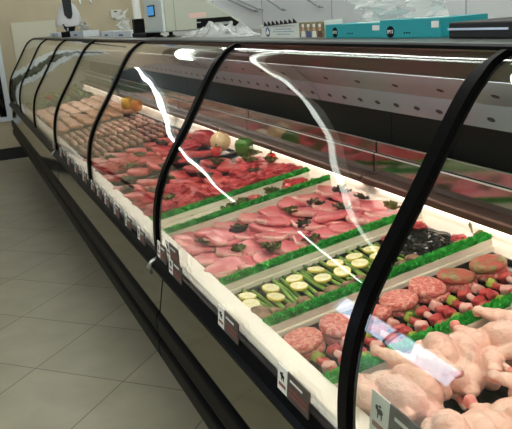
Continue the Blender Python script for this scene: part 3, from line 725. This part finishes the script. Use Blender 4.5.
tomato(.036, (-7.18, .80, fz(.8, .07)), 'red tomato among the lettuces nearest the glass'); tomato(.036, (-7.38, 1.0, fz(1.0, .07)), 'red tomato among the lettuces farther back')
pepper(.045, pepper_y, (-5.46, 1.19, fz(1.19, .05)), 'yellow bell pepper behind the marinated fillets'); pepper(.042, mat('pepper_orange', (226, 140, 40), .25), (-5.25, 1.21, fz(1.21, .045)), 'orange bell pepper behind the pale sausages')

# ------------------------------------------------------------------ price tags in the front rail
def price_tag(x, w, z, h, label, y=.4925, grp='price tags along the front rail', lean=-.10):
    t = thing('price_tag', label, 'price tag', (x, y, z), (lean, 0, 0), grp)
    w1 = w*.32
    bm = bmesh.new(); box(bm, 0, w1, -.001, .001, 0, h); wp = mesh_obj('white_card', bm, tag_white, t)
    bm = bmesh.new(); box(bm, w1+.001, w, -.0015, .0015, -.001, h*1.0); mesh_obj('dark_card', bm, tag_black, t)
    bm = bmesh.new()   # small bull mark
    for (cx, cz, a, b) in ((.52, .62, .17, .07), (.34, .68, .08, .06), (.42, .52, .03, .08), (.62, .52, .03, .08), (.5, .74, .08, .03)):
        p = [(w1*(cx+a*math.cos(2*PI*k/10)), h*(cz+b*math.sin(2*PI*k/10))) for k in range(10)]; prism(bm, p, -.0018, -.0010, axis='y')
    mesh_obj('emblem', bm, ink, t)
    bm = bmesh.new(); box(bm, w1*.15, w1*.85, -.0016, -.0010, h*.20, h*.32)
    for r_ in range(2):
        xx = w1+w*.08
        while xx < w*.92:
            l = w*random.uniform(.03, .06); box(bm, xx, min(xx+l, w*.95), -.0022, -.0015, h*(.20+.20*r_), h*(.29+.20*r_)); xx += l+w*.012
    mesh_obj('red_lettering', bm, tag_red, t)
    bm = bmesh.new(); box(bm, w1+w*.1, w*.8, -.0022, -.0015, h*.72, h*.80); mesh_obj('pale_line', bm, white_pl, t)
    return t
price_tag(-1.178, .138, .716, .055, 'dark price tag with white end below the first patties, nearest the third glass bar')
price_tag(-1.531, .134, .716, .052, 'dark price tag with white end below the lemon tray')
price_tag(-1.965, .13, .716, .052, 'lower price tag of the stacked pair beside the second glass bar')
price_tag(-1.965, .13, .770, .052, 'upper price tag of the stacked pair beside the second glass bar', y=.4915, lean=0)
price_tag(-2.09, .10, .73, .052, 'price tag just right of the second glass bar foot')
for i, x in enumerate((-2.36, -2.56, -2.76, -2.95, -3.12, -3.27)):
    price_tag(x, .10, .716, .044, 'small price tag below the red beef, %s leftwards from the second glass bar' % nth(i, 6))
for i, x in enumerate((-3.50, -3.75, -4.0, -4.3, -4.62)):
    price_tag(x, .12, .716, .05, 'small price tag beyond the second bar, %s leftwards below the far trays' % nth(i, 5))
price_tag(-.93, .17, .738, .078, 'tall price tag standing inside the glass in front of the chickens', y=.556, grp=None, lean=-.12)

# ------------------------------------------------------------------ things on top of the case
DZ = 1.3725
def text(s, size, loc, rot, m, parent, name):
    cu = bpy.data.curves.new('t', 'FONT'); cu.body = s; cu.size = size; cu.extrude = .0004; cu.align_x = 'CENTER'; cu.align_y = 'CENTER'
    o = bpy.data.objects.new('t', cu); C.objects.link(o); dg = bpy.context.evaluated_depsgraph_get(); dg.update()
    me = bpy.data.meshes.new_from_object(o.evaluated_get(dg)); bpy.data.objects.remove(o)
    me.materials.clear(); me.materials.append(m)
    r = bpy.data.objects.new(name, me); C.objects.link(r); r.parent = parent; r.location = loc; r.rotation_euler = rot; return r
def carton(x, y, w, d, h, rz, label):
    t = thing('glove_box', label, 'box', (x, y, DZ), (0, 0, rz), 'teal cartons on the case top')
    bm = bmesh.new(); box(bm, 0, w, 0, d, 0, h); mesh_obj('carton', bm, teal, t, bevel=.001)
    bm = bmesh.new(); prism(bm, [(w*.5+w*.25*math.cos(2*PI*k/20), d*.5+d*.22*math.sin(2*PI*k/20)) for k in range(20)], h, h+.0006, axis='z'); mesh_obj('opening', bm, tissue_m, t)
    bm = bmesh.new(); cx = w*.19; prism(bm, [(cx+.013*math.cos(2*PI*k/24), .014+.013*math.sin(2*PI*k/24)) for k in range(24)], -.0009, 0, axis='y'); mesh_obj('round_badge', bm, ink, t)
    text('EP12', .0105, (cx, -.0011, .014), (PI/2, 0, 0), tag_white, t, 'badge_lettering')
    bm = bmesh.new(); box(bm, w*.86, w*.97, -.0008, 0, h*.52, h*.86); mesh_obj('white_label', bm, tag_white, t)
    bm = bmesh.new()
    for k in range(3): 
        prism(bm, [(w*(.43+.04*k)+.0022*math.cos(2*PI*q/8), .011+.0022*math.sin(2*PI*q/8)) for q in range(8)], -.0008, 0, axis='y')
    mesh_obj('dots', bm, ink, t)
    return t
carton(-1.705, .925, .262, .13, .034, 0.02, 'teal carton with round black badge, the farther of two on the case top')
carton(-1.437, .922, .195, .14, .040, .13, 'teal carton with round black badge, the nearer of two beside the black box')
def film_bag(name, loc, w, d, h, seed, m, label, cat, rz=0):
    o = crumple(name, w, d, h, seed, m, 30); o.location = loc; o.rotation_euler = (0, 0, rz); tag(o, label, cat); return o
def plume(name, loc, w, h, seed, m, label, cat, dpt=.05):
    """upright crumpled sheet pulled out of a box"""
    bm = bmesh.new(); n = 18; g = []
    for i in range(n):
        row = []
        for j in range(n):
            u = i/(n-1)-.5; v = j/(n-1); ww = w*(.35+.65*v)*(1-.35*v*v)
            row.append(bm.verts.new((u*ww+.1*w*nz((u*3, v*3, 0), 1.5, seed), dpt*math.sin(u*9+seed)*.5+dpt*nz((u*5, v*4, 2), 1.5, seed+1), h*v*(1+.25*nz((u*5, 0, 0), 1.4, seed+4)-.5*abs(u)))))
        g.append(row)
    for i in range(n-1):
        for j in range(n-1): bm.faces.new((g[i][j], g[i+1][j], g[i+1][j+1], g[i][j+1]))
    bmesh.ops.solidify(bm, geom=bm.faces[:], thickness=.0005)
    o = mesh_obj(name, bm, m); o.location = loc; return tag(o, label, cat)
plume('plastic_bag', (-1.54, .99, DZ+.036), .22, .11, 3, mat('thin_bag', (244, 246, 246), .2, alpha=.35), 'clear plastic bags pulled up out of the farther teal carton', 'plastic bag')
plume('plastic_bag', (-1.33, .99, DZ+.042), .15, .10, 8, MATS['thin_bag'], 'clear plastic bag pulled up out of the nearer teal carton', 'plastic bag')
# black box at the right
t = thing('black_box', 'flat black box with a silver stripe right of the teal cartons', 'box', (-1.19, .925, DZ))
bm = bmesh.new(); box(bm, 0, .48, 0, .20, 0, .031); mesh_obj('box_body', bm, black_matte, t, bevel=.003)
bm = bmesh.new(); box(bm, -.001, .17, -.0015, 0, .016, .020); mesh_obj('silver_stripe', bm, steel, t)
# film carton with serrated edge, emblem and picture
t = thing('wrap_carton', 'long white carton with toothed cutter, blue emblem and a printed photo', 'box', (-2.14, .925, DZ), (0, 0, 0)); t.scale = (.835, 1, 1.05)
bm = bmesh.new(); prism(bm, [(0, 0), (.515, 0), (.515, .044), (.33, .040), (.012, .033), (0, .036)], 0, .055, axis='y'); mesh_obj('carton', bm, mat('carton_white', (214, 218, 212), .5), t)
bm = bmesh.new()
for k in range(8):
    x = .03+k*.036; z = .0335+.0002*k*3.5; prism(bm, [(x, z-.002), (x+.030, z-.001), (x+.030, z+.002), (x+.004, z+.013)], .001, .004, axis='y')
mesh_obj('cutter_teeth', bm, ink, t)
bm = bmesh.new(); box(bm, .014, .30, -.0004, 0, .031, .0345); mesh_obj('cutter_strip', bm, steel, t)
bm = bmesh.new(); prism(bm, [(.068+.019*math.cos(2*PI*k/24), .0165+.0135*math.sin(2*PI*k/24)) for k in range(24)], -.0008, 0, axis='y'); mesh_obj('blue_emblem', bm, blue_ink, t)
bm = bmesh.new(); prism(bm, [(.058, .010), (.078, .010), (.081, .017), (.074, .020), (.068, .027), (.062, .020), (.055, .017)], -.0014, -.0008, axis='y'); mesh_obj('emblem_mark', bm, tag_white, t)
bm = bmesh.new()
for r_, (a, b) in enumerate(((.13, .27), (.115, .29), (.15, .26))):
    x = a
    while x < b: l = random.uniform(.006, .016); box(bm, x, min(x+l, b), -.0006, 0, .023-.007*r_, .0255-.007*r_); x += l+.004
mesh_obj('blue_lettering', bm, mat('pale_blue_ink', (110, 140, 170), .5), t)
bm = bmesh.new(); box(bm, .002, .007, -.0006, 0, .008, .028); mesh_obj('red_mark', bm, tag_red, t)
bm = bmesh.new(); box(bm, .335, .515, -.0008, 0, .001, .0405); pp = mesh_obj('printed_photo', bm, mat('photo_backdrop', (96, 104, 70), .5, col2=(150, 130, 90), scale=60), t)
for cx, c1 in ((.365, (220, 220, 216)), (.405, (60, 80, 140)), (.445, (226, 226, 222)), (.485, (96, 60, 48))):
    bm = bmesh.new(); prism(bm, [(cx-.016, .002), (cx+.016, .002), (cx+.012, .018), (cx-.012, .018)], -.0014, -.0008, axis='y'); mesh_obj('printed_figure', bm, mat('print%d' % int(cx*1000), c1, .5), pp)
    bm = bmesh.new(); prism(bm, [(cx+.008*math.cos(2*PI*k/12), .023+.0055*math.sin(2*PI*k/12)) for k in range(12)], -.0015, -.0008, axis='y'); mesh_obj('printed_face', bm, mat('print_skin', (206, 160, 130), .5), pp)
    bm = bmesh.new(); box(bm, cx-.008, cx+.008, -.0016, -.0008, .028, .036); mesh_obj('printed_hat', bm, tag_white, pp)
# clear bags in front of the scale
film_bag('plastic_bag', (-2.62, .965, DZ+.001), .62, .14, .055, 14, film_m, 'crumpled heap of clear plastic bags between scale and white carton', 'plastic bag')
# scale
t = thing('deli_scale', 'large grey deli scale with small blue screen on the case top', 'scale', (-3.235, .925, DZ))
bm = bmesh.new(); prism(bm, [(0, .024), (.36, .020), (.40, .030), (.385, .045), (.21, .150), (.205, .30), (.01, .30), (.0, .29)], -.28, 0); mesh_obj('housing', bm, scale_m, t, bevel=.006)
bm = bmesh.new(); prism(bm, [(-.012, .026), (.0, .022), (.0, .30), (-.012, .29)], -.32, .0); mesh_obj('front_panel', bm, scale_face, t, bevel=.004)
bm = bmesh.new(); box(bm, -.235, -.115, -.0155, -.0125, .098, .150); sc_ = mesh_obj('screen_bezel', bm, ink, t)
bm = bmesh.new(); box(bm, -.226, -.124, -.0170, -.0155, .104, .145); mesh_obj('screen', bm, emit('screen_blue', (90, 160, 220), .8), sc_)
bm = bmesh.new(); prism(bm, [(.150, .030), (.385, .027), (.32, .072), (.152, .072)], 0.0, .0035); kp_ = mesh_obj('control_panel', bm, ink, t)
bm = bmesh.new(); box(bm, .0035, .0045, .24, .33, .037, .050); mesh_obj('panel_display', bm, steel, kp_); bm = bmesh.new(); box(bm, .0035, .0045, .15, .17, .053, .058); mesh_obj('panel_button', bm, steel, kp_)
bm = bmesh.new(); box(bm, 0, .0012, .115, .20, .078, .100); mesh_obj('warning_label', bm, mat('label_pink', (214, 180, 172), .5), t)
bm = bmesh.new(); box(bm, -.0005, .0010, .046, .049, .025, .298); mesh_obj('seam', bm, mat('seam_grey', (130, 134, 122), .5), t)
for x, y in ((-.24, .03), (-.03, .03), (-.24, .32), (-.03, .32)):
    bm = bmesh.new(); lathe(bm, [(0, 0), (.02, 0), (.02, .006), (.009, .010), (.009, .024), (0, .024)], 14); f = mesh_obj('foot', bm, ink, t); f.location = (x, y, 0)
# pole with black base
t = thing('display_pole', 'white pole with black foot left of the deli scale', 'pole', (-3.845, .95, DZ))
bm = bmesh.new(); tube(bm, [(-.002, 0, .09), (-.03, 0, .75)], .021, 16); mesh_obj('pole', bm, white_pl, t, smooth=False)
bm = bmesh.new(); box(bm, -.028, .026, -.028, .028, .010, .095); mesh_obj('sleeve', bm, ink, t, bevel=.006)
bm = bmesh.new(); box(bm, -.03, .27, -.035, .04, 0, .022); mesh_obj('foot', bm, ink, t, bevel=.006)
# white boxes with tissue
def wbox(x, w, h, label, cat='box'):
    t = thing('tissue_box', label, cat, (x, .925, DZ), (0, 0, .01), 'white tissue boxes on the far deck')
    bm = bmesh.new(); box(bm, 0, w, 0, .12, 0, h); mesh_obj('carton', bm, mat('box_white', (218, 224, 230), .5), t, bevel=.002)
    bm = bmesh.new(); box(bm, w*.3, w*.55, -.001, 0, h*.2, h*.5); mesh_obj('blue_print', bm, blue_ink, t)
wbox(-4.78, .36, .036, 'white box with blue print below the thermostat')
wbox(-4.38, .42, .034, 'second white box between the blue print box and the white pole')
wbox(-6.10, .60, .045, 'farther white box beside the black stand')
wbox(-7.35, .48, .038, 'farthest white box at the left end of the case top')
plume('paper_tissue', (-4.33, .985, DZ+.034), .30, .115, 21, tissue_m, 'white tissue standing up out of the box below the thermostat', 'tissue', .04)
plume('paper_tissue', (-5.75, .985, DZ+.044), .34, .06, 22, tissue_m, 'low white tissue out of the farther box', 'tissue', .04)
# black stand with display and a white bag
t = thing('display_stand', 'black stand with upright black display at the far end of the case', 'display', (-6.25, .95, DZ), (0, 0, PI/2)); t.scale = (.45, .6, .9)
bm = bmesh.new(); box(bm, -.16, .12, -.05, .05, 0, .05); mesh_obj('base', bm, ink, t, bevel=.008)
bm = bmesh.new(); prism(bm, [(-.06, .05), (.08, .05), (.13, .12), (-.13, .12)], -.04, .04, axis='y'); mesh_obj('neck', bm, ink, t, bevel=.006)
bm = bmesh.new(); prism(bm, [(-.075, .20), (-.02, .165), (.045, .165), (.075, .20), (.085, .62), (-.095, .62)], -.085, -.062, axis='y'); mesh_obj('display_panel', bm, mat('panel_dark', (24, 32, 36), .25), t, bevel=.006)
bm = bmesh.new(); box(bm, -.06, -.03, -.052, -.0495, .055, .085); mesh_obj('indicator', bm, mat('pale_blue_plastic', (150, 180, 210), .4), t)
bm = bmesh.new()
for (a, b, z) in ((.17, .040, 0), ):
    n = 26; rings = []
    for q, z in [(.15, .115), (.86, .125), (1.0, .14), (.98, .20), (.86, .30), (.66, .38), (.42, .43), (.22, .47), (.12, .60), (.05, .61)]:
        rings.append([bm.verts.new((.235*q*math.cos(2*PI*k/n)*(1+.06*nz((math.cos(2*PI*k/n)*3, math.sin(2*PI*k/n)*3, z*8), 1.3, 2))+.01, .048*min(1, q*1.2)*math.sin(2*PI*k/n)+.0, z+.012)) for k in range(n)])
    for p, q in zip(rings, rings[1:]):
        for k in range(n): bm.faces.new((p[k], p[(k+1) % n], q[(k+1) % n], q[k]))
    bm.faces.new(rings[0][::-1]); bm.faces.new(rings[-1])
o = mesh_obj('plastic_bag', bm, mat('bag_white', (232, 232, 234), .35, bump=.5, bscale=14), smooth=True); o.location = (-6.28, .955, DZ); o.rotation_euler = (0, 0, PI/2); o.scale = (.45, 1.3, .62); tag(o, 'full white plastic bag hanging on the black stand', 'plastic bag')

# ------------------------------------------------------------------ on the walls
t = thing('poster', 'blank pale board fixed to the beige end wall', 'board', (XF, .67, 1.02))
bm = bmesh.new(); box(bm, 0, .01, 0, .50, 0, .53); mesh_obj('board', bm, mat('board_pale', (204, 200, 180), .4), t)
bm = bmesh.new(); box(bm, .01, .012, 0, .50, .522, .53); box(bm, .01, .012, 0, .008, 0, .53); mesh_obj('edge', bm, mat('board_edge', (190, 190, 168), .4), t)
t = thing('thermostat', 'small white thermostat on the beige wall', 'thermostat', (XF, 1.83, 1.515))
bm = bmesh.new(); box(bm, 0, .03, 0, .13, 0, .095); mesh_obj('case', bm, mat('thermostat_white', (206, 208, 200), .4), t, bevel=.008)
bm = bmesh.new(); box(bm, .03, .032, .035, .075, .07, .082); mesh_obj('display', bm, ink, t)
for i, (y, z) in enumerate(((1.485, 1.705), (1.61, 1.708))):
    bm = bmesh.new(); tube(bm, [(0, 0, .12), (.03, 0, .10), (.03, 0, .01), (.05, 0, 0)], .012, 8); o = mesh_obj('wall_hook', bm, white_pl, smooth=True); o.location = (XF, y, z)
    tag(o, 'white hook high on the beige wall, the %s of two' % ('left' if i == 0 else 'right'), 'hook', 'hooks on the end wall')
for i, (x0, z0, x1, z1) in enumerate(((-6.41, 1.585, -5.81, 1.467), (-6.30, 1.60, -5.70, 1.475), (-5.524, 1.545, -5.248, 1.456), (-4.795, 1.512, -4.63, 1.457))):
    dx, dz = x1-x0, z1-z0
    bm = bmesh.new(); tube(bm, [(-dx*1.3, 0, -dz*1.3), (0, 0, 0), (.008, 0, .012)], .006, 8); o = mesh_obj('wall_rod', bm, mat('rod_grey', (150, 158, 164), .4), smooth=True); o.location = (x1, YB-.03, z1)
    bm = bmesh.new(); tube(bm, [(0, 0, 0), (0, .0295, 0)], .005, 8); mesh_obj('rod_peg', bm, MATS['rod_grey'], o)
    tag(o, 'thin grey slanting rod on the white wall, %s from the deli scale' % nth(i, 4), 'rod', 'slanting rods on the white wall')

# ------------------------------------------------------------------ light and camera
w = bpy.data.worlds.new('world'); bpy.context.scene.world = w; w.use_nodes = True
w.node_tree.nodes['Background'].inputs[0].default_value = lin((206, 224, 250)); w.node_tree.nodes['Background'].inputs[1].default_value = 5
sc = bpy.context.scene
cam = bpy.data.cameras.new('camera'); co = bpy.data.objects.new('camera', cam); C.objects.link(co); sc.camera = co
yaw, pitch, roll, F = 0.3822, 0.279, -0.0765, 700.9
fh = Vector((-math.cos(yaw), math.sin(yaw), 0)); r = Vector((math.sin(yaw), math.cos(yaw), 0)); f = fh*math.cos(pitch)+Vector((0, 0, -math.sin(pitch))); u = r.cross(f)
r2 = r*math.cos(roll)+u*math.sin(roll); u2 = u*math.cos(roll)-r*math.sin(roll)
M = Matrix((r2, u2, -f)).transposed().to_4x4(); M.translation = (0, 0, 1.45); co.matrix_world = M
cam.sensor_width = 36; cam.lens = F/512*36; cam.clip_start = .02; cam.clip_end = 100
vs = sc.view_settings; vs.view_transform = 'Standard'; vs.look = 'None'; vs.gamma = 1; vs.use_curve_mapping = False; vs.exposure = 0.0
